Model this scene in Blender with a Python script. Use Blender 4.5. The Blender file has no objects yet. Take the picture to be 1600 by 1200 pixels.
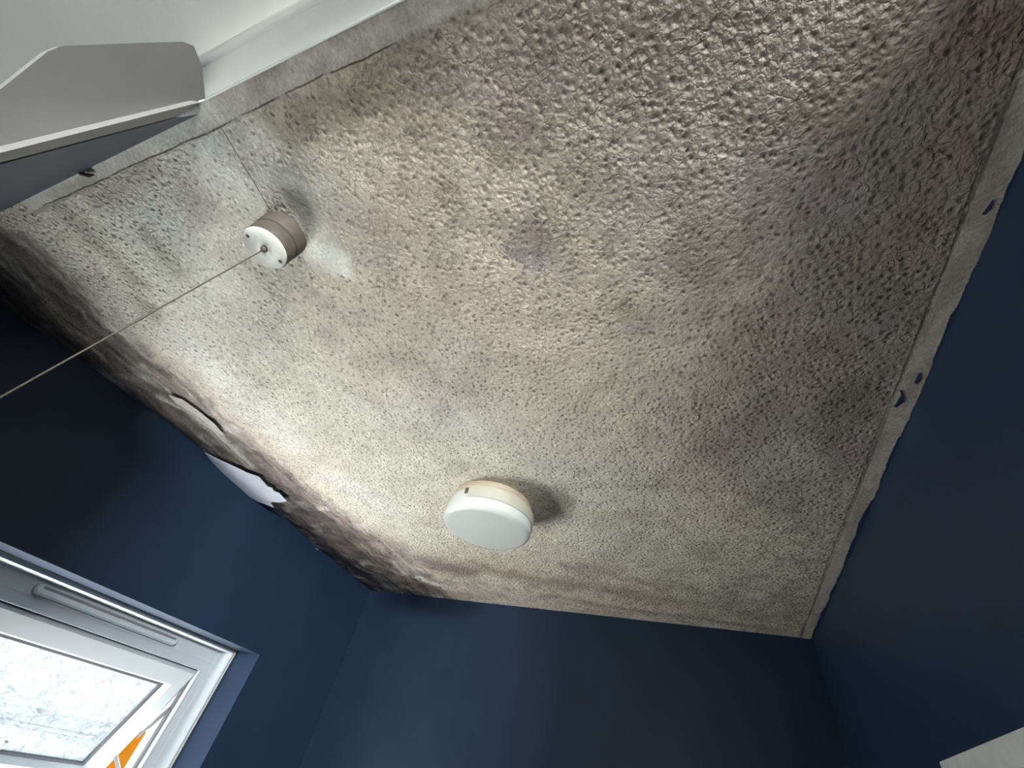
import bpy, bmesh, math, random
import numpy as np
from mathutils import Vector, Matrix

random.seed(4)
D = bpy.data
SC = bpy.context.scene
COL = SC.collection

# ------------------------------------------------------------------ camera, sky, exposure
EYE = 1.90            # camera height
CEIL = 2.40
cam_d = D.cameras.new('camera'); cam = D.objects.new('camera', cam_d); COL.objects.link(cam)
RIGHT = Vector((0.31157469, -0.93226636, 0.18384950))
DOWN = Vector((0.71452237, 0.10231693, -0.69209033))
FWD = Vector((0.62640162, 0.34700241, 0.69800454))
m = Matrix.Identity(4)
for i in range(3):
    m[i][0] = RIGHT[i]; m[i][1] = -DOWN[i]; m[i][2] = -FWD[i]
m[0][3], m[1][3], m[2][3] = 0, 0, EYE
cam.matrix_world = m
cam_d.sensor_fit = 'HORIZONTAL'; cam_d.sensor_width = 36; cam_d.lens = 14.49
cam_d.clip_start = 0.005
SC.camera = cam

SC.view_settings.view_transform = 'Standard'
SC.view_settings.look = 'None'
SC.view_settings.gamma = 1
SC.view_settings.use_curve_mapping = False
SC.view_settings.exposure = 1.3

world = D.worlds.new('sky'); SC.world = world; world.use_nodes = True
wn = world.node_tree.nodes; wl = world.node_tree.links
bg = wn['Background']; bg.inputs[1].default_value = 17.0
wtc = wn.new('ShaderNodeTexCoord'); wsep = wn.new('ShaderNodeSeparateXYZ'); wrmp = wn.new('ShaderNodeValToRGB')
wmap = wn.new('ShaderNodeMapRange'); wmap.inputs[1].default_value = -1; wmap.inputs[2].default_value = 1
wl.new(wtc.outputs['Generated'], wsep.inputs[0]); wl.new(wsep.outputs[2], wmap.inputs[0]); wl.new(wmap.outputs[0], wrmp.inputs[0])
wl.new(wrmp.outputs[0], bg.inputs[0])
cr_ = wrmp.color_ramp                     # bright floor and dark band made up to shape the light, white cloud above
cr_.elements[0].position = 0.0; cr_.elements[0].color = (1.0, 0.98, 0.93, 1)
cr_.elements[1].position = 1.0; cr_.elements[1].color = (0.42, 0.48, 0.56, 1)
for p_, c_ in ((0.16, (1.0, 0.98, 0.93, 1)), (0.30, (0.045, 0.05, 0.045, 1)), (0.432, (0.045, 0.05, 0.05, 1)), (0.452, (0.36, 0.39, 0.42, 1))):
    e = cr_.elements.new(p_); e.color = c_

def area(name, loc, rot, sx, sy, power, color=(1, 1, 1), portal=False):
    l = D.lights.new(name, 'AREA'); l.shape = 'RECTANGLE'; l.size = sx; l.size_y = sy; l.energy = power; l.color = color
    if portal: l.cycles.is_portal = True
    o = D.objects.new(name, l); COL.objects.link(o); o.location = loc; o.rotation_euler = rot
    return o
# daylight enters by the window; a portal there only helps the sampling of the sky
area('window_portal', (0.76, 1.50, 1.50), (math.radians(-90), 0, 0), 0.90, 1.30, 1.0, portal=True)
# added area light in the unseen hall, throws a glow on the left wall
area('hall_fill_light', (-1.20, -1.10, 2.27), (math.radians(90), 0, math.radians(-50)), 0.5, 0.16, 46.0, (0.95, 0.98, 1.0))

# ------------------------------------------------------------------ helpers
def ray(px, py):
    return RIGHT * (px - 800) + DOWN * (py - 600) + FWD * 644.0
def on_z(px, py, z=CEIL):
    d = ray(px, py); return Vector((0, 0, EYE)) + d * ((z - EYE) / d.z)
def on_y(px, py, y):
    d = ray(px, py); return Vector((0, 0, EYE)) + d * (y / d.y)

def link(name, bm, mat, parent=None, smooth=False):
    me = D.meshes.new(name)
    bmesh.ops.recalc_face_normals(bm, faces=bm.faces[:])
    if smooth:
        for f in bm.faces: f.smooth = True
    bm.to_mesh(me); bm.free()
    o = D.objects.new(name, me); COL.objects.link(o)
    if mat: me.materials.append(mat)
    if parent: o.parent = parent; o.matrix_parent_inverse = parent.matrix_basis.inverted()
    return o
def struct(o): o['kind'] = 'structure'; return o
def tag(o, label, cat, group=None):
    o['label'] = label; o['category'] = cat
    if group: o['group'] = group
    return o
def empty(name, loc, rot=(0, 0, 0)):
    o = D.objects.new(name, None); o.empty_display_size = .05; COL.objects.link(o); o.location = loc; o.rotation_euler = rot
    bpy.context.view_layer.update()
    return o

def box(bm, a, b, bevel=0.0):
    x0, y0, z0 = a; x1, y1, z1 = b
    vs = [bm.verts.new(p) for p in ((x0,y0,z0),(x1,y0,z0),(x1,y1,z0),(x0,y1,z0),(x0,y0,z1),(x1,y0,z1),(x1,y1,z1),(x0,y1,z1))]
    fs = [bm.faces.new([vs[i] for i in q]) for q in ((0,3,2,1),(4,5,6,7),(0,1,5,4),(1,2,6,5),(2,3,7,6),(3,0,4,7))]
    if bevel:
        es = list({e for f in fs for e in f.edges})
        bmesh.ops.bevel(bm, geom=es, offset=bevel, segments=2, profile=0.6, affect='EDGES')
def lathe(bm, prof, n=64, center=(0, 0, 0), cap0=False, cap1=False):
    rings = []
    for r, z in prof:
        rings.append([bm.verts.new((center[0] + r*math.cos(2*math.pi*k/n), center[1] + r*math.sin(2*math.pi*k/n), center[2] + z)) for k in range(n)])
    for a, b in zip(rings, rings[1:]):
        for k in range(n): bm.faces.new((a[k], a[(k+1) % n], b[(k+1) % n], b[k]))
    if cap0: bm.faces.new(rings[0])
    if cap1: bm.faces.new(rings[-1])
def tube(bm, pts, r, n=8):
    pts = [Vector(p) for p in pts]; rings = []
    for i, p in enumerate(pts):
        t = (pts[min(i+1, len(pts)-1)] - pts[max(i-1, 0)]).normalized()
        a = t.orthogonal().normalized() if i == 0 else (rings[-1][1] - t * rings[-1][1].dot(t)).normalized()
        b = t.cross(a)
        rr = r[i] if isinstance(r, (list, tuple)) else r
        rings.append(([bm.verts.new(p + (a*math.cos(2*math.pi*k/n) + b*math.sin(2*math.pi*k/n))*rr) for k in range(n)], a))
    for (u, _), (v, _) in zip(rings, rings[1:]):
        for k in range(n): bm.faces.new((u[k], u[(k+1) % n], v[(k+1) % n], v[k]))
    bm.faces.new(rings[0][0]); bm.faces.new(rings[-1][0])
def ring_frame(bm, x0, x1, z0, z1, prof):
    """mitred rectangular frame: prof = (inset_side, inset_top, y) points, closed loop"""
    loops = []
    for s, t, y in prof:
        loops.append([bm.verts.new(p) for p in ((x0+s, y, z0+t), (x1-s, y, z0+t), (x1-s, y, z1-t), (x0+s, y, z1-t))])
    n = len(loops)
    for i in range(n):
        a = loops[i]; b = loops[(i+1) % n]
        for k in range(4): bm.faces.new((a[k], a[(k+1) % 4], b[(k+1) % 4], b[k]))
def slab(bm, pts, off):
    """closed polygon given thickness along off"""
    off = Vector(off)
    a = [bm.verts.new(p) for p in pts]; b = [bm.verts.new(Vector(p) + off) for p in pts]
    bm.faces.new(a); bm.faces.new(list(reversed(b)))
    n = len(a)
    for k in range(n): bm.faces.new((a[k], b[k], b[(k+1) % n], a[(k+1) % n]))

# value noise on numpy arrays
_rng = np.random.RandomState(11)
_LAT = _rng.rand(256, 256)
def vnoise(x, y):
    xi = np.floor(x).astype(int); yi = np.floor(y).astype(int)
    fx = x - xi; fy = y - yi; fx = fx*fx*(3-2*fx); fy = fy*fy*(3-2*fy)
    g = lambda a, b: _LAT[a % 256, b % 256]
    return (g(xi, yi)*(1-fx)+g(xi+1, yi)*fx)*(1-fy) + (g(xi, yi+1)*(1-fx)+g(xi+1, yi+1)*fx)*fy
def fbm(x, y, o=4):
    s = 0; a = .5; t = 0
    for k in range(o):
        s = s + a*vnoise(x*2**k + 17.3*k, y*2**k + 5.1*k); t += a; a *= .55
    return s/t

# ------------------------------------------------------------------ materials
def newmat(name):
    mt = D.materials.new(name); mt.use_nodes = True
    return mt, mt.node_tree.nodes, mt.node_tree.links, mt.node_tree.nodes['Principled BSDF']
def plain(name, col, rough=.5, spec=.5, var=.0, vscale=20, bump=0.0, bscale=200, metal=0):
    mt, N, L, P = newmat(name)
    P.inputs['Base Color'].default_value = (*col, 1); P.inputs['Roughness'].default_value = rough
    P.inputs['Specular IOR Level'].default_value = spec; P.inputs['Metallic'].default_value = metal
    tc = N.new('ShaderNodeTexCoord')
    if var:
        nz = N.new('ShaderNodeTexNoise'); nz.inputs['Scale'].default_value = vscale; nz.inputs['Detail'].default_value = 5
        mp = N.new('ShaderNodeMapRange'); mp.inputs[1].default_value = .3; mp.inputs[2].default_value = .7; mp.inputs[3].default_value = 1-var; mp.inputs[4].default_value = 1+var*.6
        mx = N.new('ShaderNodeMix'); mx.data_type = 'RGBA'; mx.blend_type = 'MULTIPLY'; mx.inputs[0].default_value = 1; mx.inputs[6].default_value = (*col, 1)
        L.new(tc.outputs['Object'], nz.inputs['Vector']); L.new(nz.outputs[0], mp.inputs[0]); L.new(mp.outputs[0], mx.inputs[7]); L.new(mx.outputs[2], P.inputs['Base Color'])
    if bump:
        nb = N.new('ShaderNodeTexNoise'); nb.inputs['Scale'].default_value = bscale; nb.inputs['Detail'].default_value = 3
        bp = N.new('ShaderNodeBump'); bp.inputs['Strength'].default_value = bump; bp.inputs['Distance'].default_value = .001
        L.new(tc.outputs['Object'], nb.inputs['Vector']); L.new(nb.outputs[0], bp.inputs['Height']); L.new(bp.outputs[0], P.inputs['Normal'])
    return mt
NAVY = (0.015, 0.030, 0.063)
M_navy = plain('navy_wall_paint', NAVY, .45, .30, .10, 9, .25, 260)
M_upvc = plain('white_upvc', (.47, .51, .535), .3, .5, .04, 8)
M_seal = plain('sealant', (.80, .79, .72), .5, .4, .12, 30)
M_gasket = plain('grey_gasket', (.09, .09, .10), .6)
M_gloss = plain('white_gloss_paint', (.80, .80, .77), .35, .5, .06, 6, .12, 120)
M_jamb = plain('shaded_lining_grey', (.20, .195, .19), .5, .4, .08, 12, .15, 120)  # white trim darkened to grey, shade put into the colour
M_hall = plain('hall_white_paint', (.52, .53, .50), .6, .4, .06, 5, .2, 150)
M_floor = plain('grey_vinyl_floor', (.22, .21, .20), .6, .4, .2, 12)
M_cream = plain('cream_plastic', (.40, .335, .245), .45, .4, .10, 40)
M_opal = plain('opal_white_diffuser', (.58, .595, .565), .22, .5, .02, 20)
M_swface = plain('switch_white_plastic', (.74, .73, .66), .4, .4, .10, 160)
M_swside = plain('shaded_switch_side', (.080, .066, .054), .6, .3, .18, 90)  # shade on the switch sides put into a dark brown
M_dark = plain('dark_recess', (.05, .045, .04), .8)
M_cord = plain('dirty_cord', (.085, .073, .06), .8, .2, .25, 300)
M_flap = plain('torn_paper_white', (.80, .82, .90), .7, .2, .04, 60)
M_scrap = plain('dark_scrap', (.045, .035, .035), .8, .2)
M_panel = plain('off_white_board', (.62, .60, .56), .6, .3, .08, 40)
M_orange = plain('orange_roof', (.050, .0165, .0012), .9, .0, .1, 4)
M_orange2 = plain('amber_render', (.058, .026, .003), .9, .0, .1, 4)
M_handle = plain('grey_metal_handle', (.35, .36, .38), .35, .5, 0, 1, 0, 1, .4)

def glass_mat():
    mt, N, L, P = newmat('obscure_glass')
    N.remove(P); out = N['Material Output']
    tc = N.new('ShaderNodeTexCoord')
    wz = N.new('ShaderNodeTexNoise'); wz.inputs['Scale'].default_value = 9; wz.inputs['Detail'].default_value = 2
    wm = N.new('ShaderNodeMix'); wm.data_type = 'RGBA'; wm.blend_type = 'LINEAR_LIGHT'; wm.inputs[0].default_value = .13
    nz = N.new('ShaderNodeTexNoise'); nz.inputs['Scale'].default_value = 24; nz.inputs['Detail'].default_value = 4; nz.inputs['Distortion'].default_value = 1.6
    L.new(tc.outputs['Object'], wz.inputs['Vector']); L.new(tc.outputs['Object'], wm.inputs[6]); L.new(wz.outputs['Color'], wm.inputs[7]); L.new(wm.outputs[2], nz.inputs['Vector'])
    # thin vein lines where the noise crosses its middle
    sub = N.new('ShaderNodeMath'); sub.operation = 'SUBTRACT'; sub.inputs[1].default_value = .5
    ab = N.new('ShaderNodeMath'); ab.operation = 'ABSOLUTE'
    mr = N.new('ShaderNodeMapRange'); mr.inputs[1].default_value = 0; mr.inputs[2].default_value = .035; mr.inputs[3].default_value = .62; mr.inputs[4].default_value = 1.0
    L.new(nz.outputs[0], sub.inputs[0]); L.new(sub.outputs[0], ab.inputs[0]); L.new(ab.outputs[0], mr.inputs[0])
    cm = N.new('ShaderNodeMix'); cm.data_type = 'RGBA'; cm.inputs[6].default_value = (0, 0, 0, 1); cm.inputs[7].default_value = (.31, .315, .31, 1)
    L.new(mr.outputs[0], cm.inputs[0])
    bp = N.new('ShaderNodeBump'); bp.inputs['Strength'].default_value = .6; bp.inputs['Distance'].default_value = .003
    L.new(nz.outputs[0], bp.inputs['Height'])
    tr = N.new('ShaderNodeBsdfTransparent'); tl = N.new('ShaderNodeBsdfTranslucent'); gl = N.new('ShaderNodeBsdfGlossy'); gl.inputs['Roughness'].default_value = .08
    L.new(cm.outputs[2], tr.inputs[0]); L.new(cm.outputs[2], tl.inputs[0]); L.new(bp.outputs[0], gl.inputs['Normal'])
    m1 = N.new('ShaderNodeMixShader'); m1.inputs[0].default_value = .55; L.new(tr.outputs[0], m1.inputs[1]); L.new(tl.outputs[0], m1.inputs[2])
    m2 = N.new('ShaderNodeMixShader'); m2.inputs[0].default_value = .05; L.new(m1.outputs[0], m2.inputs[1]); L.new(gl.outputs[0], m2.inputs[2])
    L.new(m2.outputs[0], out.inputs[0])
    return mt
M_glass = glass_mat()
def clear_mat():
    mt, N, L, P = newmat('frosted_lower_glass')
    N.remove(P); out = N['Material Output']
    tr = N.new('ShaderNodeBsdfTransparent'); tr.inputs[0].default_value = (.9, .92, .92, 1)
    tl = N.new('ShaderNodeBsdfTranslucent'); tl.inputs[0].default_value = (.92, .94, .95, 1)
    tc = N.new('ShaderNodeTexCoord'); nz = N.new('ShaderNodeTexNoise'); nz.inputs['Scale'].default_value = 25
    mp = N.new('ShaderNodeMapRange'); mp.inputs[3].default_value = .12; mp.inputs[4].default_value = .25
    L.new(tc.outputs['Object'], nz.inputs['Vector']); L.new(nz.outputs[0], mp.inputs[0])
    m1 = N.new('ShaderNodeMixShader'); L.new(mp.outputs[0], m1.inputs[0]); L.new(tr.outputs[0], m1.inputs[1]); L.new(tl.outputs[0], m1.inputs[2])
    L.new(m1.outputs[0], out.inputs[0]); return mt
M_glass2 = clear_mat()

def ceiling_mat():
    mt, N, L, P = newmat('mouldy_textured_paper')
    P.inputs['Roughness'].default_value = .55; P.inputs['Specular IOR Level'].default_value = .35
    tc = N.new('ShaderNodeTexCoord')
    at = N.new('ShaderNodeAttribute'); at.attribute_name = 'stain_shade'
    ax = N.new('ShaderNodeAttribute'); ax.attribute_name = 'texture_amount'
    sx = N.new('ShaderNodeSeparateColor'); L.new(ax.outputs['Color'], sx.inputs[0])    # R pebble, G pits, B crack
    wz = N.new('ShaderNodeTexNoise'); wz.inputs['Scale'].default_value = 45; wz.inputs['Detail'].default_value = 3
    wm = N.new('ShaderNodeMix'); wm.data_type = 'RGBA'; wm.blend_type = 'LINEAR_LIGHT'; wm.inputs[0].default_value = .0035
    L.new(tc.outputs['Object'], wz.inputs['Vector']); L.new(tc.outputs['Object'], wm.inputs[6]); L.new(wz.outputs['Color'], wm.inputs[7])
    vo = N.new('ShaderNodeTexVoronoi'); vo.feature = 'F1'; vo.inputs['Scale'].default_value = 112
    L.new(wm.outputs[2], vo.inputs['Vector'])
    sm = N.new('ShaderNodeTexVoronoi'); sm.feature = 'SMOOTH_F1'; sm.inputs['Scale'].default_value = 112; sm.inputs['Smoothness'].default_value = .5
    L.new(wm.outputs[2], sm.inputs['Vector'])
    wz2 = N.new('ShaderNodeTexNoise'); wz2.inputs['Scale'].default_value = 130; wz2.inputs['Detail'].default_value = 3
    wm2 = N.new('ShaderNodeMix'); wm2.data_type = 'RGBA'; wm2.blend_type = 'LINEAR_LIGHT'; wm2.inputs[0].default_value = .005
    L.new(tc.outputs['Object'], wz2.inputs['Vector']); L.new(tc.outputs['Object'], wm2.inputs[6]); L.new(wz2.outputs['Color'], wm2.inputs[7])
    ed = N.new('ShaderNodeTexVoronoi'); ed.feature = 'DISTANCE_TO_EDGE'; ed.inputs['Scale'].default_value = 88
    L.new(wm2.outputs[2], ed.inputs['Vector'])
    n2 = N.new('ShaderNodeTexNoise'); n2.inputs['Scale'].default_value = 190; n2.inputs['Detail'].default_value = 4; L.new(tc.outputs['Object'], n2.inputs['Vector'])
    n3 = N.new('ShaderNodeTexNoise'); n3.inputs['Scale'].default_value = 28; n3.inputs['Detail'].default_value = 6; n3.inputs['Roughness'].default_value = .65; L.new(tc.outputs['Object'], n3.inputs['Vector'])
    n4 = N.new('ShaderNodeTexNoise'); n4.inputs['Scale'].default_value = 420; n4.inputs['Detail'].default_value = 2; L.new(tc.outputs['Object'], n4.inputs['Vector'])
    def math_(op, a, b=None, clamp=False):
        n = N.new('ShaderNodeMath'); n.operation = op; n.use_clamp = clamp
        for i, v in enumerate((a, b)):
            if v is None: continue
            if isinstance(v, (int, float)): n.inputs[i].default_value = v
            else: L.new(v, n.inputs[i])
        return n.outputs[0]
    def rng(v, a, b, c, d, smooth=True):
        n = N.new('ShaderNodeMapRange'); n.interpolation_type = 'SMOOTHSTEP' if smooth else 'LINEAR'
        for i, q in enumerate((a, b, c, d)): n.inputs[i+1].default_value = q
        L.new(v, n.inputs[0]); return n.outputs[0]
    pit = rng(math_('ADD', vo.outputs['Distance'], math_('MULTIPLY', math_('SUBTRACT', n2.outputs[0], .5), .30)), .08, .36, 1, 0)
    # each pit has its own depth of grime
    cellsep = N.new('ShaderNodeSeparateColor'); L.new(vo.outputs['Color'], cellsep.inputs[0])
    pit = math_('MULTIPLY', pit, rng(cellsep.outputs[0], .1, .8, .15, 1.0, False))
    h = math_('ADD', math_('MULTIPLY', rng(sm.outputs['Distance'], .05, .55, 0, 1), 1.0), math_('MULTIPLY', n2.outputs[0], 1.0))
    crease = rng(ed.outputs['Distance'], .0, .16, 1, 0)
    crease = math_('MULTIPLY', crease, rng(n3.outputs[0], .36, .62, 0, 1))
    h = math_('SUBTRACT', h, math_('MULTIPLY', crease, .38))
    h = math_('MULTIPLY', h, sx.outputs[0])
    h = math_('ADD', h, math_('MULTIPLY', n3.outputs[0], .35))
    h = math_('ADD', h, math_('MULTIPLY', n4.outputs[0], .30))
    bp = N.new('ShaderNodeBump'); bp.inputs['Strength'].default_value = 1.0; bp.inputs['Distance'].default_value = .0023
    L.new(h, bp.inputs['Height']); L.new(bp.outputs[0], P.inputs['Normal'])
    mott = math_('MULTIPLY', rng(n3.outputs[0], .25, .75, .84, 1.14, False), rng(n2.outputs[0], .3, .7, .82, 1.14, False))
    mott = math_('MULTIPLY', mott, rng(n4.outputs[0], .3, .7, .86, 1.12, False))
    c1 = N.new('ShaderNodeMix'); c1.data_type = 'RGBA'; c1.blend_type = 'MULTIPLY'; c1.inputs[0].default_value = 1
    L.new(at.outputs['Color'], c1.inputs[6]); L.new(mott, c1.inputs[7])
    c2 = N.new('ShaderNodeMix'); c2.data_type = 'RGBA'; c2.blend_type = 'MULTIPLY'; c2.inputs[7].default_value = (.30, .27, .24, 1)
    L.new(math_('MULTIPLY', math_('MAXIMUM', pit, math_('MULTIPLY', crease, .34)), sx.outputs[1], True), c2.inputs[0]); L.new(c1.outputs[2], c2.inputs[6])
    # ragged edge of the navy wall paint on the lining strip by the right wall, and the crack beside the strips
    sp = N.new('ShaderNodeSeparateXYZ'); L.new(tc.outputs['Object'], sp.inputs[0])
    nl = N.new('ShaderNodeTexNoise'); nl.inputs['Scale'].default_value = 9; nl.inputs['Detail'].default_value = 8; nl.inputs['Roughness'].default_value = .6; L.new(tc.outputs['Object'], nl.inputs['Vector'])
    ns = N.new('ShaderNodeTexNoise'); ns.inputs['Scale'].default_value = 4; L.new(tc.outputs['Object'], ns.inputs['Vector'])
    edge = math_('ADD', sp.outputs[1], math_('MULTIPLY', math_('SUBTRACT', nl.outputs[0], .5), .024))
    paint = rng(edge, -.3290, -.3278, 1, 0)
    crk_y = math_('ABSOLUTE', math_('ADD', math_('SUBTRACT', sp.outputs[1], -.3005), math_('MULTIPLY', math_('SUBTRACT', ns.outputs[0], .5), .014)))
    crk = rng(crk_y, .0003, .0012, .8, 0)
    crk = math_('MULTIPLY', crk, rng(n3.outputs[0], .3, .5, .35, 1))
    # crack along the doorway strip
    crk_x = math_('ABSOLUTE', math_('ADD', math_('SUBTRACT', sp.outputs[0], -.0215), math_('MULTIPLY', math_('SUBTRACT', nl.outputs[0], .5), .012)))
    crk2 = math_('MULTIPLY', rng(crk_x, .0004, .0014, .9, 0), rng(sp.outputs[1], .20, .23, 0, 1))
    crk2 = math_('MULTIPLY', crk2, rng(sp.outputs[1], .86, .88, 1, 0))
    crk2 = math_('MULTIPLY', crk2, rng(n3.outputs[0], .35, .5, .15, 1))
    # paper seams: one by the switch, one running past the lamp
    s1 = math_('ABSOLUTE', math_('SUBTRACT', math_('SUBTRACT', sp.outputs[1], math_('MULTIPLY', sp.outputs[0], .10)), .4735))
    s1 = math_('MULTIPLY', math_('MULTIPLY', rng(s1, .0004, .0012, 1, 0), rng(sp.outputs[0], .075, .085, 1, 0)), rng(sp.outputs[0], -.03, -.015, 0, .8))
    s2 = math_('ABSOLUTE', math_('SUBTRACT', math_('SUBTRACT', sp.outputs[0], math_('MULTIPLY', sp.outputs[1], .02)), .770))
    s2 = math_('MULTIPLY', rng(s2, .0004, .0022, .28, 0), 1.0)
    cr = math_('MAXIMUM', math_('MAXIMUM', crk, crk2), math_('MAXIMUM', s1, s2))
    c3 = N.new('ShaderNodeMix'); c3.data_type = 'RGBA'; c3.blend_type = 'MULTIPLY'; c3.inputs[7].default_value = (.16, .14, .12, 1)
    L.new(cr, c3.inputs[0]); L.new(c2.outputs[2], c3.inputs[6])
    c4 = N.new('ShaderNodeMix'); c4.data_type = 'RGBA'; c4.inputs[7].default_value = (*NAVY, 1)
    L.new(paint, c4.inputs[0]); L.new(c3.outputs[2], c4.inputs[6])
    L.new(c4.outputs[2], P.inputs['Base Color'])
    return mt
M_ceil = ceiling_mat()

# ------------------------------------------------------------------ the room
X_BACK, Y_RIGHT, Y_LEFT = 1.555, -0.334, 1.240
X_DOOR = -0.0400
# curve where the left wall meets the ceiling: the old paper sags over the wall head
LE_ = [(-.2, 1.2400), (.05, 1.2300), (.107, 1.2290), (.2375, 1.1970), (.4265, 1.1810), (.619, 1.1850), (.867, 1.1935), (1.106, 1.2255), (1.30, 1.2370), (1.555, 1.2465), (1.8, 1.2465)]
lex = np.linspace(-.2, 1.8, 401); ley = np.interp(lex, [p[0] for p in LE_], [p[1] for p in LE_])
for _ in range(60): ley[1:-1] = (ley[:-2] + 2*ley[1:-1] + ley[2:])/4
def left_edge(x):
    return np.interp(x, lex, ley)
# back wall: very slightly skewed
def back_x(y): return 1.5185 + (1.2465 - y) * 0.0535

# ceiling: fine grid underside with stain attributes
def make_ceiling():
    S = .005
    xs = np.arange(-.0475, 1.76, S); ys = np.arange(-.42, 1.36, S)
    X, Y = np.meshgrid(xs, ys, indexing='ij')
    Z = np.full(X.shape, CEIL)
    wx = X + (fbm(X*14, Y*14)-.5)*.045 + (fbm(X*50+9, Y*50)-.5)*.016; wy = Y + (fbm(X*14+40, Y*14+7)-.5)*.045 + (fbm(X*50, Y*50+31)-.5)*.016
    col = np.zeros(X.shape + (3,)); col[:] = (.63, .55, .45)
    peb = np.ones(X.shape); pit = np.full(X.shape, .95)
    def blend(mask, c, a):
        k = np.clip(mask*a, 0, 1)[..., None]
        col[:] = col*(1-k) + np.array(c)*k
    def stroke(pts, rad, c, a, hard=1.5, warp=True, ret=False):
        """soft stain along a line of ceiling points (pixel of the photo -> ceiling plane, metres)"""
        P = [on_z(*p) for p in pts]
        ux, uy = (wx, wy) if warp else (X, Y)
        d = np.full(X.shape, 9.)
        if len(P) == 1: d = np.hypot(ux-P[0].x, uy-P[0].y)
        for p, q in zip(P, P[1:]):
            vx, vy = q.x-p.x, q.y-p.y; L2 = vx*vx+vy*vy+1e-9
            t = np.clip(((ux-p.x)*vx+(uy-p.y)*vy)/L2, 0, 1)
            d = np.minimum(d, np.hypot(ux-p.x-t*vx, uy-p.y-t*vy))
        mk = np.exp(-(d/rad)**(2*hard)) if hard != 1 else np.exp(-(d/rad)**2)
        if ret: return mk
        blend(mk, c, a)
        return mk
    CREAM = (.66, .645, .54); WHITE = (.74, .735, .70); BEIGE = (.70, .605, .475); BROWN = (.20, .16, .12); GREY = (.30, .285, .27)
    DARK = (.060, .048, .044); PINK = (.34, .25, .24); PURP = (.30, .25, .26); OLIVE = (.24, .215, .15); GREEN = (.20, .20, .155)
    # broad tone of the old paper, with some rise and falloff of light painted in
    stroke([(560, 250), (720, 330), (860, 480)], .22, BEIGE, .75, 1)
    stroke([(330, 480), (470, 620), (620, 740), (760, 730)], .20, CREAM, .85, 1)
    stroke([(560, 800), (640, 830)], .20, CREAM, .8, 1)
    stroke([(900, 830), (1050, 880), (1150, 920)], .16, (.56, .54, .44), .7, 1)
    stroke([(380, 300), (250, 320), (210, 370), (300, 430)], .12, (.80, .785, .69), .9, 1)  # pale tone raised here in place of light left of the switch
    stroke([(1240, 100), (1330, 400), (1300, 640)], .20, (.40, .345, .305), .75, 1)  # brown tone of the right-hand strokes also paints in the light's falloff
    stroke([(1480, 250), (1400, 520), (1330, 720)], .10, (.26, .225, .20), .6, 1)
    stroke([(1000, 20), (1300, 30), (1500, 120)], .10, (.26, .225, .19), .75, 1)  # top darkened in the colour to offset the hall light grazing it
    # pale worn patches
    stroke([(350, 215), (400, 235)], .05, (.80, .79, .75), .9); stroke([(330, 250), (440, 300)], .05, WHITE, .4, 1)  # worn patch, lightened further to stand in for missing light
    stroke([(200, 320), (270, 350)], .045, WHITE, .7, 1)
    stroke([(290, 540), (370, 620), (450, 690)], .07, WHITE, .8, 1)
    stroke([(520, 750), (600, 790)], .06, WHITE, .65, 1)
    stroke([(640, 640), (720, 660)], .07, (.70, .69, .62), .5, 1)
    stroke([(820, 400), (835, 395)], .022, (.52, .49, .53), .7, 1)
    stroke([(90, 400), (140, 440), (190, 500)], .055, (.46, .46, .43), .75, 1)
    stroke([(880, 740), (1000, 770)], .08, (.60, .58, .52), .6, 1)
    stroke([(1240, 730), (1300, 800)], .09, (.44, .42, .38), .6, 1)
    # brown, olive and purple blooms
    stroke([(640, 65), (700, 80)], .045, BROWN, .65); stroke([(690, 90), (580, 140), (480, 185)], .024, BROWN, .75)
    stroke([(440, 205), (470, 190)], .022, BROWN, .5, 1)
    stroke([(770, 25), (840, 40)], .05, GREEN, .7, 1); stroke([(860, 60), (1000, 50), (1100, 20)], .05, (.24, .20, .165), .6, 1)
    stroke([(440, 250), (480, 290), (500, 330)], .03, (.34, .33, .28), .65, 1)  # first grey stroke paints the pull switch's shadow into the paper
    stroke([(410, 160), (440, 190)], .02, OLIVE, .6, 1)
    stroke([(240, 270), (180, 300), (150, 310)], .02, (.34, .26, .21), .7, 1)
    stroke([(100, 330), (130, 360)], .025, OLIVE, .7, 1); stroke([(150, 385), (175, 400), (210, 440)], .020, OLIVE, .7, 1)
    stroke([(230, 370), (270, 420)], .02, (.36, .33, .25), .6, 1); stroke([(215, 470), (240, 490)], .02, (.28, .25, .2), .7, 1)
    stroke([(820, 345), (840, 355)], .03, (.36, .31, .26), .7, 1); stroke([(800, 395)], .012, (.22, .2, .24), .6, 1)
    stroke([(700, 560), (860, 700)], .10, (.52, .46, .40), .4, 1)
    stroke([(1260, 550), (1280, 600)], .05, PINK, .5, 1); stroke([(1180, 640), (1150, 690), (1110, 710)], .05, (.24, .19, .18), .6, 1)
    stroke([(1330, 620), (1320, 670), (1300, 700)], .03, (.15, .135, .11), .75); stroke([(1330, 440), (1360, 470)], .05, (.17, .155, .13), .65, 1)
    stroke([(1380, 400), (1450, 420)], .03, PINK, .45, 1); stroke([(1200, 280), (1260, 300)], .05, PURP, .45, 1)
    stroke([(1540, 40), (1570, 60)], .035, (.17, .075, .065), .6, 1); stroke([(1470, 210), (1500, 240)], .022, (.20, .11, .10), .45, 1)
    stroke([(1440, 350)], .02, (.2, .10, .09), .5, 1); stroke([(1310, 550), (1300, 530)], .02, (.2, .13, .11), .4, 1)
    stroke([(1150, 740), (1250, 760)], .05, (.34, .28, .25), .5, 1); stroke([(1180, 790), (1260, 800)], .03, (.30, .27, .22), .5, 1)
    stroke([(480, 460), (560, 500)], .03, (.44, .40, .34), .5, 1)
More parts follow.
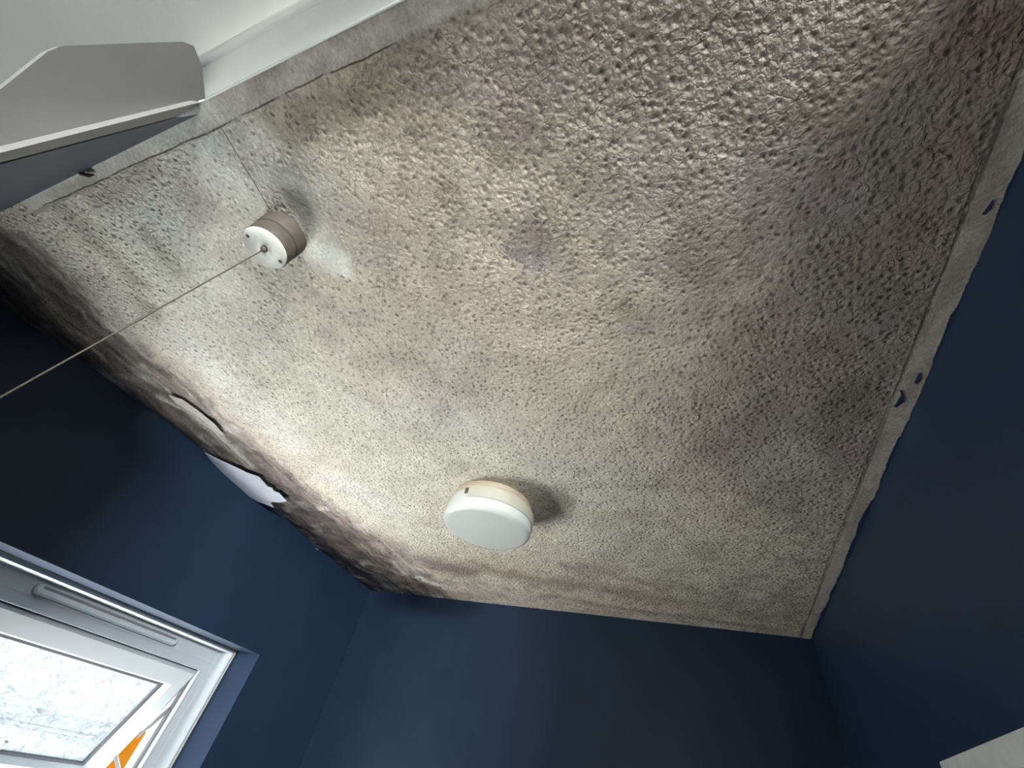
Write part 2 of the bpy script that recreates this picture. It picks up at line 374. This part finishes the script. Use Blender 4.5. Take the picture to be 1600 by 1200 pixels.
    for k in range(150):     # scattered faint blooms
        px, py = random.uniform(300, 1450), random.uniform(60, 930)
        r = random.uniform(.006, .045)
        stroke([(px, py)], r, random.choice([OLIVE, BROWN, PINK, PURP, BROWN]), random.uniform(.08, .42), 1)
    # along the back wall
    stroke([(600, 860), (680, 885), (740, 895)], .035, (.20, .155, .14), .75); stroke([(740, 880), (830, 905), (960, 925)], .022, (.30, .24, .18), .6, 1)
    stroke([(850, 930), (1000, 955), (1220, 985)], .018, (.22, .19, .15), .65, 1); stroke([(880, 885), (1020, 910), (1130, 930)], .02, (.36, .31, .24), .5, 1)
    stroke([(590, 845), (650, 872), (720, 890)], .062, (.24, .185, .17), .72, 1)
    stroke([(750, 888), (870, 912), (1000, 930)], .05, (.33, .27, .20), .6, 1); stroke([(1000, 932), (1120, 950), (1240, 970)], .05, (.34, .295, .225), .55, 1)
    stroke([(610, 905), (700, 925)], .012, (.10, .08, .075), .6)
    stroke([(660, 905), (700, 918)], .018, WHITE, .8)
    # the black mould band over the window wall
    ib = sorted((on_z(*p).x, on_z(*p).y) for p in ((-140, 300), (20, 360), (75, 395), (130, 440), (190, 510), (250, 565), (330, 622), (400, 690), (470, 752), (560, 815), (620, 862), (680, 905)))
    yb = np.interp(wx, [p[0] for p in ib], [p[1] for p in ib])
    inn = wy - yb                                   # distance past the inner edge of the mould band
    band = 1/(1+np.exp(-inn/.010)); deep = 1/(1+np.exp(-(inn-.045)/.014))
    blend(band*np.clip((wx-.25)/.2, .35, 1), (.27, .205, .195), .80)
    blend(band*(fbm(wx*30, wy*30, 4) > .45), (.16, .13, .12), .45)
    blend(deep, (.105, .085, .078), .88)
    blend(band*np.clip((.42-wx)/.25, 0, 1), (.105, .088, .082), .8)
    band2 = deep
    stroke([(600, 912), (690, 925)], .016, (.13, .11, .10), .7)
    stroke([(250, 600), (320, 665), (400, 725), (480, 780), (570, 840)], .016, (.30, .22, .21), .35, 1)
    stroke([(560, 850), (640, 895)], .016, (.30, .23, .20), .6, 1)
    stroke([(300, 650), (350, 690), (390, 730)], .016, (.42, .39, .34), .75, 1)
    stroke([(290, 690), (330, 715)], .010, (.38, .36, .31), .5, 1)
    stroke([(40, 505), (75, 530)], .006, (.42, .42, .42), .8); stroke([(30, 375), (60, 400)], .012, (.26, .25, .25), .6, 1)
    stroke([(655, 903), (690, 916)], .022, WHITE, .75, 1)
    # freckled mould all over, thickest by the back and right walls
    zone = np.clip(.35 + .9*np.exp(-((X-1.45)/.30)**2) + .7*np.exp(-((Y+.25)/.25)**2) + .5*np.exp(-(X/.25)**2)*(Y < .3), 0, 1.2) * np.clip(1-.75*np.exp(-((X-.05)/.16)**2-((Y-.75)/.25)**2), 0, 1)
    f1 = np.clip((fbm(wx*34+5, wy*34+2, 4)-.53)*7, 0, 1); f2 = np.clip((fbm(X*85+1, Y*85+9, 3)-.56)*8, 0, 1)
    blend(f1*zone, (.27, .225, .165), .42); blend(f2*zone, (.20, .165, .13), .42)
    f3 = np.clip((fbm(wx*11+8, wy*11+3, 4)-.55)*7, 0, 1); blend(f3*zone, (.31, .245, .225), .30)
    f4 = np.clip((fbm(wx*13+31, wy*13+17, 4)-.58)*8, 0, 1); blend(f4*np.clip((Y-.15)/.3, .15, 1), (.72, .70, .63), .30)
    # smooth bare patch and filler about the pull switch, with cast shadows painted in
    sp = stroke([(470, 300), (490, 350), (505, 400)], .030, (.62, .60, .52), .8, 2)
    sp2 = stroke([(495, 395), (515, 405), (530, 405)], .020, (.82, .81, .73), .9, 2)
    sp3 = stroke([(455, 290), (470, 310)], .025, (.40, .39, .36), .6, 1)  # smooth patch greyed by the switch's painted shadow
    stroke([(420, 310), (400, 340)], .015, (.62, .60, .53), .7, 2)
    lamp = stroke([(770, 800)], .115, (.66, .64, .55), .6, 2)
    stroke([(865, 790), (880, 800)], .030, (.30, .275, .25), .6, 1); stroke([(895, 785), (880, 770)], .015, (.22, .2, .17), .5, 1)  # shadow of the ceiling light painted on the paper beside it
    # lining strips: right wall and doorway side
    rs = 1/(1+np.exp((Y+.3005+(fbm(X*4+2, Y*0)-.5)*.004)/.0012))
    blend(rs, (.42, .385, .33), .85)
    blend(rs*(fbm(X*9, Y*30, 3) > .58), (.26, .215, .18), .5)
    ds = 1/(1+np.exp((X+.0215+(fbm(X*0, Y*5+2)-.5)*.006)/.0012))*(Y < .90)
    blend(ds*(Y > .46), (.56, .545, .50), .85); blend(ds*(Y <= .46), (.46, .43, .40), .85)
    blend(ds*np.clip((fbm(X*40, Y*16, 3)-.52)*6, 0, 1), (.26, .235, .20), .55)
    peb *= (1-.95*rs)*(1-.9*ds)*(1-.93*np.clip(sp+sp2+sp3*.8, 0, 1))
    # mould band: flatter, streaky paper
    bb = np.clip(band+band2, 0, 1)
    peb *= 1-.6*bb; pit = pit*(1-.5*bb)*(1-.95*np.clip(rs+ds, 0, 1))*(1-.95*np.clip(sp+sp2+sp3, 0, 1))*(1-.35*lamp)
    streak = (fbm(wx*16+wy*0, wy*110, 3)-.5)
    col *= (1 + (streak*2.2*bb)[..., None])
    col *= (1+.28*(fbm(wx*22, wy*22, 4)-.5))[..., None]
    pit *= np.clip(.35+1.1*fbm(wx*9+3, wy*9+8, 3), 0, 1.1)
    # real relief: slack paper, the raised fold by the window wall, strips a little proud
    Z += (fbm(X*7, Y*7, 3)-.5)*.004*(1-rs)
    fold = stroke([(250, 620), (290, 638), (335, 672), (370, 705), (395, 728)], .0085, None, 0, 1, False, True)
    fold2 = stroke([(560, 806), (600, 846), (645, 888), (678, 914)], .0050, None, 0, 1, False, True)
    fold3 = stroke([(40, 340), (110, 430), (200, 540)], .012, None, 0, 1, False, True)
    Z -= fold*.0055 + fold2*.003 + fold3*.003
    blend(fold, (.60, .57, .50), .75); blend(fold2, (.52, .48, .42), .6)
    Z -= bb*(fbm(X*34, Y*34, 4)-.5)*.007
    Z -= rs*.0012 + ds*.0015
    # sits flat at the walls
    col[:] = np.clip(col, .012, .85)
    nx, ny = X.shape
    V = np.stack([X, Y, Z], -1).reshape(-1, 3)
    idx = np.arange(nx*ny).reshape(nx, ny)
    F = np.stack([idx[:-1, :-1], idx[:-1, 1:], idx[1:, 1:], idx[1:, :-1]], -1).reshape(-1, 4)
    # upper skin closes the slab
    top = np.array([(xs[0], ys[0], CEIL+.08), (xs[0], ys[-1], CEIL+.08), (xs[-1], ys[-1], CEIL+.08), (xs[-1], ys[0], CEIL+.08)])
    nv = len(V)
    faces = F.tolist()
    t0, t1, t2, t3 = nv, nv+1, nv+2, nv+3
    faces.append([t0, t3, t2, t1])
    faces.append(idx[0, :].tolist() + [t1, t0]); faces.append(idx[-1, ::-1].tolist() + [t3, t2])
    faces.append(idx[::-1, 0].tolist() + [t0, t3]); faces.append(idx[:, -1].tolist() + [t2, t1])
    V = np.vstack([V, top])
    me = D.meshes.new('ceiling'); me.from_pydata(V.tolist(), [], faces)
    ca = me.color_attributes.new('stain_shade', 'FLOAT_COLOR', 'POINT')
    arr = np.ones((len(V), 4)); arr[:nv, :3] = col.reshape(-1, 3); arr[nv:, :3] = .5
    ca.data.foreach_set('color', arr.astype(np.float32).ravel())
    cb = me.color_attributes.new('texture_amount', 'FLOAT_COLOR', 'POINT')
    arr = np.ones((len(V), 4)); arr[:nv, 0] = peb.ravel(); arr[:nv, 1] = pit.ravel(); arr[:, 2] = 0
    cb.data.foreach_set('color', arr.astype(np.float32).ravel())
    sm = np.zeros(len(me.polygons), bool); sm[:len(F)] = True
    me.polygons.foreach_set('use_smooth', sm)
    me.update(); me.materials.append(M_ceil)
    o = D.objects.new('ceiling', me); COL.objects.link(o); return struct(o)
ceiling = make_ceiling()

# window opening (in the left wall)
WX0, WX1, WZ0, WZ1 = 0.380, 1.140, 0.950, 2.0650
Y_OUT = 1.470
def make_left_wall():
    bm = bmesh.new()
    xs = sorted(set(list(np.round(np.arange(-.06, 1.64, .01), 4)) + [WX0, WX1]))
    zs = [0, .5, WZ0, 1.4, 1.8, WZ1] + list(np.round(np.linspace(WZ1+.04, CEIL-.006, 12), 4)) + [CEIL-.0005]
    E_ = {x: float(left_edge(x)) for x in xs}
    def yf(x, z):
        t = min(max((z-WZ1-.02)/(CEIL-WZ1-.02), 0), 1)
        return Y_LEFT + (E_[x]-Y_LEFT)*t**2.2 + ((float(fbm(np.array([x*40]), np.array([3.3]), 4)[0])-.5)*.012 if t > .985 else 0)
    fr = {}; bk = {}
    for i, x in enumerate(xs):
        for j, z in enumerate(zs):
            fr[i, j] = bm.verts.new((x, yf(x, z), z)); bk[i, j] = bm.verts.new((x, Y_OUT, z))
    hole = lambda i, j: WX0 <= xs[i] < WX1 and WZ0 <= zs[j] < WZ1
    n, mz = len(xs)-1, len(zs)-1
    for i in range(n):
        for j in range(mz):
            if hole(i, j): continue
            bm.faces.new((fr[i, j], fr[i+1, j], fr[i+1, j+1], fr[i, j+1])); bm.faces.new((bk[i, j], bk[i, j+1], bk[i+1, j+1], bk[i+1, j]))
            for (di, dj, a, b) in ((-1, 0, (i, j), (i, j+1)), (1, 0, (i+1, j), (i+1, j+1)), (0, -1, (i, j), (i+1, j)), (0, 1, (i, j+1), (i+1, j+1))):
                ii, jj = i+di, j+dj
                if ii < 0 or jj < 0 or ii >= n or jj >= mz or hole(ii, jj):
                    bm.faces.new((fr[a], fr[b], bk[b], bk[a]))
    o = link('wall_left', bm, M_navy, None, True)
    o.data.set_sharp_from_angle(angle=math.radians(35))
    return struct(o)
make_left_wall()

# back wall
bm = bmesh.new()
slab(bm, [(back_x(1.26), 1.26, 0), (back_x(-.40), -.40, 0), (back_x(-.40), -.40, CEIL-.0005), (back_x(1.26), 1.26, CEIL-.0005)], (.10, 0, 0))
struct(link('wall_back', bm, M_navy))
# right wall, with the slight taper the photo shows
bm = bmesh.new()
slab(bm, [(-.08, -.3300, 0), (1.66, -.3340, 0), (1.66, -.3340, CEIL-.0005), (-.08, -.3300, CEIL-.0005)], (0, -.09, 0))
struct(link('wall_right', bm, M_navy))
# door wall: a short length of blue wall between the left corner and the slightly leaning door frame
XD = -.0385; XF = -.0392
def on_x(px, py, x):
    d = ray(px, py); return Vector((0, 0, EYE)) + d * (x / d.x)
LA, LB = on_x(312, 160, XF), on_x(0, 257, XF)       # wall-side edge of the frame
RB = on_x(0, 239, XF)                               # opening-side edge of the frame
def low(a, b, k): return a + (b - a) * k
L2 = on_x(275, 184, XF)
LC, RC = low(L2, LB, 1.25), low(LA, RB, 1.25)
bm = bmesh.new()
A1, WB = on_x(275, 184, XD), on_x(0, 257, XD); WC = low(A1, WB, 1.25)
slab(bm, [A1, WC, (XD, WC.y, 0), (XD, 1.30, 0), (XD, 1.30, CEIL+.02), (XD, A1.y+.05, CEIL+.02)], (-.004, .06, 0))
print('A1', A1, 'WB', WB, 'LA', LA, 'RB', RB)
struct(link('wall_front', bm, M_navy))
# floor
bm = bmesh.new(); box(bm, (-1.4, -1.6, -.06), (1.70, 1.50, 0))
struct(link('floor', bm, M_floor))

# doorway, white frame going right up to the ceiling
door = struct(empty('door_1', (-.05, .4, 0)))
bm = bmesh.new()      # narrow frame edge facing the room
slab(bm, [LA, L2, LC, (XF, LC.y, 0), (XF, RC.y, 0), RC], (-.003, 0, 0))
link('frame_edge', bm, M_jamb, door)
# splayed jamb lining, cut to the shaded shape, its shade put into the grey
P0 = Vector((XF-.0005, LA.y, 0))
jd = Vector((-.089, -.078, 0)).normalized(); jn = Vector((jd.y, -jd.x, 0))
def on_jamb(px, py):
    d = ray(px, py); o = Vector((0, 0, EYE)); t = (P0-o).dot(jn)/d.dot(jn); return o + d*t
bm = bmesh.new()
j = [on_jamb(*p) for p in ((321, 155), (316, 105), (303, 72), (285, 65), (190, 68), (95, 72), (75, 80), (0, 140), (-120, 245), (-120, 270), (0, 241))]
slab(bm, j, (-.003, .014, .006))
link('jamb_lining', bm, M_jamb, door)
# head lining: soffit strip under the ceiling with a small bead
bm = bmesh.new()
box(bm, (-.0735, -.42, CEIL-.004), (-.0467, .4640, CEIL+.07))
link('head_lining', bm, M_gloss, door)
bm = bmesh.new(); tube(bm, [(-.0755, -.42, CEIL-.003), (-.0755, .448, CEIL-.003)], .0045, 10)
link('head_bead', bm, M_gloss, door, True)
bm = bmesh.new(); tube(bm, [(-.0470, -.42, CEIL-.0042), (-.0470, .4630, CEIL-.0042)], .0012, 8)
link('front_bead', bm, M_gloss, door, True)

# hall beyond the doorway
bm = bmesh.new(); box(bm, (-1.40, -1.70, CEIL+.025), (-.0735, 1.50, CEIL+.09))
struct(link('ceiling_hall', bm, M_hall))
bm = bmesh.new(); box(bm, (-1.46, -1.70, 0), (-1.40, 1.50, CEIL+.09))
struct(link('wall_hall', bm, M_hall))
bm = bmesh.new(); box(bm, (-1.40, 1.30, 0), (-.05, 1.36, CEIL+.03))
struct(link('wall_hall_left', bm, M_hall))
bm = bmesh.new(); box(bm, (-1.40, -1.70, 0), (0.0, -1.62, CEIL+.09))
struct(link('wall_hall_right', bm, M_hall))
bm = bmesh.new(); box(bm, (-.15, -1.62, 0), (-.05, -.42, CEIL+.03))
struct(link('wall_hall_side', bm, M_hall))

# ------------------------------------------------------------------ window
win = struct(empty('window_1', (.76, 1.40, WZ0)))
YF = 1.3385
bm = bmesh.new()
ring_frame(bm, WX0, WX1, WZ0, WZ1, [(0, 0, YF), (.012, .010, YF-.003), (.0150, .0115, YF+.002), (.0165, .0125, 1.384), (.0175, .0130, 1.386),
          (.050, .068, 1.386), (.0505, .0685, 1.388), (.0505, .0685, 1.440), (0, 0, 1.440)])
link('frame', bm, M_upvc, win)
bm = bmesh.new()      # hard edge seal between reveal and frame
ring_frame(bm, WX0, WX1, WZ0, WZ1, [(-.0005, -.0005, YF-.001), (.004, .003, YF-.0035), (.004, .003, YF+.004), (-.0005, -.0005, YF+.004)])
link('sealant_bead', bm, M_seal, win)
bm = bmesh.new()      # raised rebate lip round the opening light
ring_frame(bm, WX0+.048, WX1-.048, 1.690, WZ1-.066, [(0, 0, 1.386), (0, 0, 1.379), (.004, .0035, 1.378), (.0045, .004, 1.388), (.002, .002, 1.388)])
link('rebate_lip', bm, M_upvc, win)
bm = bmesh.new()      # transom under the fanlight
box(bm, (WX0+.045, 1.3865, 1.640), (WX1-.045, 1.438, 1.692), .003)
link('transom', bm, M_upvc, win)
bm = bmesh.new()      # fixed lower light
box(bm, (WX0+.045, 1.408, WZ0+.06), (WX1-.045, 1.414, 1.645))
link('lower_pane', bm, M_glass2, win)
# trickle vent: long canopy with rounded ends
vz = 2.0335; vx0 = on_y(62, 910, 1.380).x; vx1 = on_y(278, 1000, 1.380).x
def stadium(bm, x0, x1, z0, z1, y0, y1, bev):
    r = (z1-z0)/2; zc = (z0+z1)/2; pts = []
    for k in range(13): a = math.pi/2 + math.pi*k/12; pts.append((x0+r+r*math.cos(a), zc+r*math.sin(a)))
    for k in range(13): a = -math.pi/2 + math.pi*k/12; pts.append((x1-r+r*math.cos(a), zc+r*math.sin(a)))
    L_ = [(0, y0), (0, y1+bev), (bev, y1)]
    rings = []
    for ins, y in L_:
        f = (r-ins)/r
        rings.append([bm.verts.new((x0+r+(x-x0-r)*f if x < x0+r else (x1-r+(x-x1+r)*f if x > x1-r else x), y, zc+(z-zc)*f)) for x, z in pts])
    n = len(pts)
    for a, b in zip(rings, rings[1:]):
        for k in range(n): bm.faces.new((a[k], a[(k+1) % n], b[(k+1) % n], b[k]))
    bm.faces.new(rings[-1]); bm.faces.new(rings[0])
tv_z1 = 2.046; tv_z0 = 2.024
bm = bmesh.new(); stadium(bm, vx0, vx1, tv_z0, tv_z1, 1.3865, 1.372, .004)
vent = link('trickle_vent', bm, M_upvc, win)
bm = bmesh.new(); box(bm, (vx0+.012, 1.3705, tv_z1-.0085), (vx1-.012, 1.3725, tv_z1-.0035))
link('vent_slot', bm, plain('vent_slot_grey', (.16, .15, .15), .6), vent)
# thin joint line under the vent
bm = bmesh.new(); box(bm, (WX0+.02, 1.3852, 2.0180), (WX1-.019, 1.3864, 2.0190))
link('joint_line', bm, plain('joint_grey', (.42, .44, .45), .5), win)

# open top-hung sash, tilted outward
ANG = math.radians(27)
hinge = Vector((.758, 1.392, 1.992))
sash = empty('sash', hinge, (ANG, 0, 0)); sash.parent = win; sash.matrix_parent_inverse = win.matrix_basis.inverted()
bpy.context.view_layer.update()
def child_local(name, bm, mat, par, smooth=False):
    o = link(name, bm, mat, None, smooth); o.parent = par; return o
SW = .330; SH = .320
bm = bmesh.new()
ring_frame(bm, -SW, SW, -SH, 0, [(0, 0, 0), (.004, .004, -.010), (.040, .044, -.010), (.052, .053, .004), (.052, .053, .030), (0, 0, .040)])
so = child_local('sash_frame', bm, M_upvc, sash)
bm = bmesh.new()
ring_frame(bm, -SW+.0515, SW-.0515, -SH+.0525, -.0525, [(0, 0, .0035), (.0085, .0060, .0030), (.0085, .0060, .010), (0, 0, .010)])
child_local('glazing_gasket', bm, M_gasket, sash)
bm = bmesh.new(); box(bm, (-SW+.051, .011, -SH+.052), (SW-.051, .015, -.052))
child_local('obscure_pane', bm, M_glass, sash)
bm = bmesh.new()
ring_frame(bm, -SW+.002, SW-.002, -SH+.002, -.002, [(0, 0, .0405), (.010, .010, .0405), (.010, .010, .044), (0, 0, .044)])
child_local('weather_seal', bm, M_gasket, sash)
# handle on the bottom rail
hx = on_y(3, 1150, 1.47).x - .758
bm = bmesh.new()
box(bm, (hx-.018, -.020, -SH+.012), (hx+.018, -.0100, -SH+.040), .003)
tube(bm, [(hx, -.018, -SH+.027), (hx, -.034, -SH+.030), (hx+.004, -.040, -SH+.050), (hx+.008, -.040, -SH+.105)], [.006, .0065, .006, .0045], 10)
child_local('handle', bm, M_handle, sash)
# friction stay in the gap on the right
bm = bmesh.new()
def bar(bm, p, q, w, t):
    p = Vector(p); q = Vector(q); d = (q-p).normalized(); s = Vector((1, 0, 0)); u = d.cross(s).normalized()
    vs = []
    for c in (p, q):
        for a, b in ((-1, -1), (1, -1), (1, 1), (-1, 1)): vs.append(bm.verts.new(c + u*(a*w/2) + s*(b*t/2)))
    for f in ((0, 1, 2, 3), (7, 6, 5, 4), (0, 4, 5, 1), (1, 5, 6, 2), (2, 6, 7, 3), (3, 7, 4, 0)): bm.faces.new([vs[i] for i in f])
sxp = WX1-.0535
M_stay = plain('stay_metal', (.10, .10, .105), .5, .4)
bar(bm, (sxp, 1.400, 1.985), (sxp, 1.402, 1.72), .012, .002)
bar(bm, (sxp-.003, 1.402, 1.90), (sxp-.003, 1.455, 1.83), .010, .002)
bar(bm, (sxp-.005, 1.405, 1.745), (sxp-.004, 1.500, 1.790), .010, .002)
link('friction_stay', bm, M_stay, win)

# ------------------------------------------------------------------ pull-cord switch on the ceiling
sx_, sy_ = .1137, .4847
sw = tag(empty('pull_cord_switch', (sx_, sy_, CEIL-.001)), 'round white ceiling pull switch with a long cord, near the doorway', 'switch')
def cl(name, bm, mat, smooth=False, par=None):
    o = link(name, bm, mat, None, smooth); o.parent = par or sw; return o
bm = bmesh.new(); lathe(bm, [(.0315, .004), (.0318, -.002), (.0314, -.0215), (.0306, -.0230)], 64, cap0=True, cap1=True)
b = cl('base', bm, M_swside, True)
bm = bmesh.new(); lathe(bm, [(.0296, -.0230), (.0296, -.0245)], 64, cap0=True, cap1=True)
cl('seam_ring', bm, M_dark)
bm = bmesh.new(); lathe(bm, [(.0303, -.0245), (.0308, -.0255), (.0306, -0.0445), (.0302, -0.0458)], 64, cap0=True)
cl('cover_side', bm, M_swside, True)
bm = bmesh.new(); lathe(bm, [(.0302, -0.0458), (.0292, -0.0470), (.012, -0.0474), (.0060, -0.0476), (.0050, -0.0468), (.0042, -0.0468)], 64, cap0=True, cap1=True)
face = cl('cover_face', bm, M_swface, True)
scr = (on_z(438, 408, CEIL-.048) - on_z(388, 369, CEIL-.048)).normalized() * .0235
for s in (-1, 1):
    bm = bmesh.new(); lathe(bm, [(.0026, -0.0469), (.0026, -0.0477), (.0021, -0.0478), (.0018, -0.0473)], 20, center=(s*scr.x, s*scr.y, 0), cap0=True, cap1=True)
    cl('screw', bm, plain('dirty_screw', (.12, .105, .09), .5, .4), True, face)
# cord nipple
bm = bmesh.new(); lathe(bm, [(.0044, -0.0460), (.0040, -0.0498), (.0022, -0.0520), (.0016, -0.0522)], 24, cap0=True, cap1=True)
cl('cord_nipple', bm, M_swside, True)
# cord, drawn aside toward the window wall
c0 = Vector((0, 0, -0.0515)); cw = sw.location + c0
d = ray(0, 620); o = Vector((0, 0, EYE))
# point on that sight line closest to the vertical below the switch
best = min((abs((o+d*t - cw).xy.length), t) for t in np.linspace(.0002, .003, 800))
end = o + d*best[1]
far = cw + (end-cw)*1.75
pts = [cw + (far-cw)*(k/24) + Vector((0, 0, -.004*math.sin(math.pi*k/24))) - sw.location for k in range(25)]
bm = bmesh.new(); tube(bm, pts, .0008, 8)
cord = cl('cord', bm, M_cord, True)
kp = cw + (end-cw)*.585 - sw.location + Vector((0, 0, -.0025)); kd = (end-cw).normalized()
bm = bmesh.new(); tube(bm, [kp-kd*.008, kp-kd*.006, kp, kp+kd*.006, kp+kd*.008], [.0008, .0013, .0015, .0013, .0008], 10)
cl('cord_joiner', bm, M_cord, True, cord)
print('CORD END', end, 'knot', kp+sw.location)

# ------------------------------------------------------------------ round ceiling light
lx, ly = .829, .4270
lt = tag(empty('ceiling_light', (lx, ly, CEIL-.001)), 'round white domed bulkhead light with a cream base, near the blue back wall', 'ceiling light')
def ll(name, bm, mat, smooth=True, par=None):
    o = link(name, bm, mat, None, smooth); o.parent = par or lt; return o
bm = bmesh.new(); lathe(bm, [(.092, .006), (.094, -.004), (.094, -.012), (.090, -.014)], 96, cap0=True, cap1=True)
ll('base', bm, M_cream)
bm = bmesh.new(); lathe(bm, [(.088, -.013), (.100, -.014), (.1015, -.0165), (.1015, -.0230), (.1005, -.0250), (.0985, -.0255)], 96, cap0=True, cap1=True)
ll('rim', bm, plain('yellowed_rim', (.44, .385, .29), .4, .4, .06, 40))
prof = [(.0985, -.0250), (.1030, -.0265), (.1045, -.0290), (.1050, -.060)]
for k in range(1, 13):
    a = k/12*math.pi/2; prof.append((.091 + .014*math.cos(a), -.064 - .012*math.sin(a)))
prof += [(.060, -.0785), (.030, -.0795), (.002, -.0798)]
bm = bmesh.new(); lathe(bm, prof, 96, cap0=True, cap1=True)
dif = ll('diffuser', bm, M_opal)
# clip tab with its notch on the window-facing side
bm = bmesh.new()
def arc_patch(bm, r0, r1, z0, z1, a0, a1, n=12):
    L0 = []
    for k in range(n+1):
        a = a0+(a1-a0)*k/n; c, s = math.cos(a), math.sin(a)
        L0.append([bm.verts.new(p) for p in ((r0*c, r0*s, z0), (r1*c, r1*s, z0), (r1*c, r1*s, z1), (r0*c, r0*s, z1))])
    for u, v in zip(L0, L0[1:]):
        for k in range(4): bm.faces.new((u[k], u[(k+1) % 4], v[(k+1) % 4], v[k]))
    bm.faces.new(L0[0]); bm.faces.new(list(reversed(L0[-1])))
aa = math.radians(172)
arc_patch(bm, .100, .1072, -.0500, -.0270, aa+math.radians(2), aa+math.radians(165), 60)
ll('diffuser_collar', bm, plain('aged_cream_collar', (.44, .425, .35), .35, .4, .05, 30), False, dif)
bm = bmesh.new(); arc_patch(bm, .097, .1056, -.0400, -.0255, aa+math.radians(2), aa-math.radians(4), 4)
ll('release_notch', bm, M_swside, False, dif)
ab = math.radians(262)
bm = bmesh.new(); arc_patch(bm, .090, .1020, -.0265, -.0140, ab-math.radians(9), ab+math.radians(9), 10)
ll('clip', bm, M_cream, False)

# ------------------------------------------------------------------ torn paper
def paper(name, pix, depth, label, cat, mat, thick=.0006, group=None):
    """a loose piece hanging just under the ceiling: depth gives each corner's drop in metres"""
    bm = bmesh.new()
    pts = [on_z(p[0], p[1], CEIL-dz) for p, dz in zip(pix, depth)]
    a = [bm.verts.new(p) for p in pts]; f = bm.faces.new(a)
    bmesh.ops.triangulate(bm, faces=[f])
    r = bmesh.ops.extrude_face_region(bm, geom=bm.faces[:])
    for v in r['geom']:
        if isinstance(v, bmesh.types.BMVert): v.co.z -= thick
    return tag(link(name, bm, mat), label, cat, group)
flap_px = [(320, 707), (338, 716), (360, 726), (385, 738), (405, 745), (411, 752), (418, 760), (425, 762), (428, 767), (436, 770), (448, 783), (437, 785), (425, 784), (423, 786), (428, 793), (415, 788), (402, 783), (385, 773), (365, 758), (348, 742), (335, 726)]
flap_dz = [.004, .006, .008, .008, .008, .008, .008, .008, .009, .010, .014, .014, .014, .014, .016, .016, .016, .016, .014, .012, .008]
paper('wallpaper_flap', flap_px, flap_dz, 'torn white flap of peeling ceiling paper hanging at the top of the window wall', 'torn paper', M_flap)
paper('paper_tongue', [(263, 617), (285, 624), (310, 642), (335, 662), (352, 682), (340, 676), (318, 657), (296, 641), (275, 630)], [.0062]*9, 'long pale curl of lifted paper on the mould above the white flap', 'torn paper', plain('lifted_paper', (.55, .51, .46), .7, .2, .15, 90))
paper('paint_flake', [(480, 849), (488, 852), (497, 859), (492, 862), (485, 857)], [.005, .005, .006, .008, .007], 'small white paint flake on the wall edge between the flap and the far corner', 'flake', M_flap)
paper('paint_flake', [(213, 639), (220, 643), (226, 649), (219, 647)], [.005, .006, .007, .006], 'tiny pale flake at the wall edge just left of the lifted paper curl', 'flake', M_flap)
# dark curled scrap on the lining strip by the doorway
bm = bmesh.new()
pp = [on_z(118, 263, CEIL-.004), on_z(126, 271, CEIL-.006), on_z(138, 274, CEIL-.008), on_z(147, 273, CEIL-.005)]
tube(bm, pp, [.0008, .0028, .0030, .0008], 8)
pq = [on_z(122, 266, CEIL-.006), on_z(127, 261, CEIL-.011), on_z(131, 265, CEIL-.009), on_z(131, 270, CEIL-.007)]
tube(bm, pq, .0006, 6)
tag(link('peeled_scrap', bm, M_scrap, None, True), 'small dark curled scrap on the white strip near the doorway corner', 'scrap')
# navy paint blobs on the strip by the right wall
def blob(pix, label):
    bm = bmesh.new(); slab(bm, [on_z(*p, CEIL-.0035) for p in pix], (0, 0, .002)); tag(link('paint_spot', bm, plain('dried_navy_paint', NAVY, .4)), label, 'paint spot')
blob([(1407, 611), (1410, 612), (1412, 621), (1413, 627), (1408, 632), (1401, 637), (1397, 636), (1402, 630), (1405, 624), (1409, 620)], 'splash of navy paint in the middle of the pale strip by the right wall')
blob([(1436, 585), (1439, 586), (1438, 594), (1433, 601), (1430, 599), (1433, 592)], 'small navy paint spot on the strip edge beside the larger splash')
blob([(1536, 336), (1545, 324), (1553, 313), (1549, 326), (1541, 335)], 'thin navy paint streak on the strip edge, high on the right wall side')

# ------------------------------------------------------------------ off-white board on the right wall
pa = on_y(1482, 1190, -.334)
bm = bmesh.new(); box(bm, (.35, -.3300, 1.10), (pa.x, -.3220, pa.z-.002), .0015)
pan = tag(link('wall_board', bm, M_panel), 'plain off-white board fixed on the dark blue right wall', 'board')

# ------------------------------------------------------------------ outside: the neighbour's orange building
pt = on_y(222, 1158, 8.6)
hb = tag(empty('house', (pt.x-1.0, 7.0, 0)), 'orange house seen outside through the gap of the open window', 'house')
bm = bmesh.new(); box(bm, (-1.6, .15, -4), (1.6, 3.2, pt.z-.90)); o = link('wall', bm, M_orange2); o.parent = hb
bm = bmesh.new()
zt = pt.z-.35
pr = [(-1.9, -.05, zt-.62), (1.9, -.05, zt-.62), (1.9, 1.6, zt+.35), (-1.9, 1.6, zt+.35)]
slab(bm, pr, (0, 0, .12)); slab(bm, [(-1.9, 3.3, zt-.62), (1.9, 3.3, zt-.62), (1.9, 1.6, zt+.35), (-1.9, 1.6, zt+.35)], (0, 0, .12))
o = link('roof', bm, M_orange); o.parent = hb
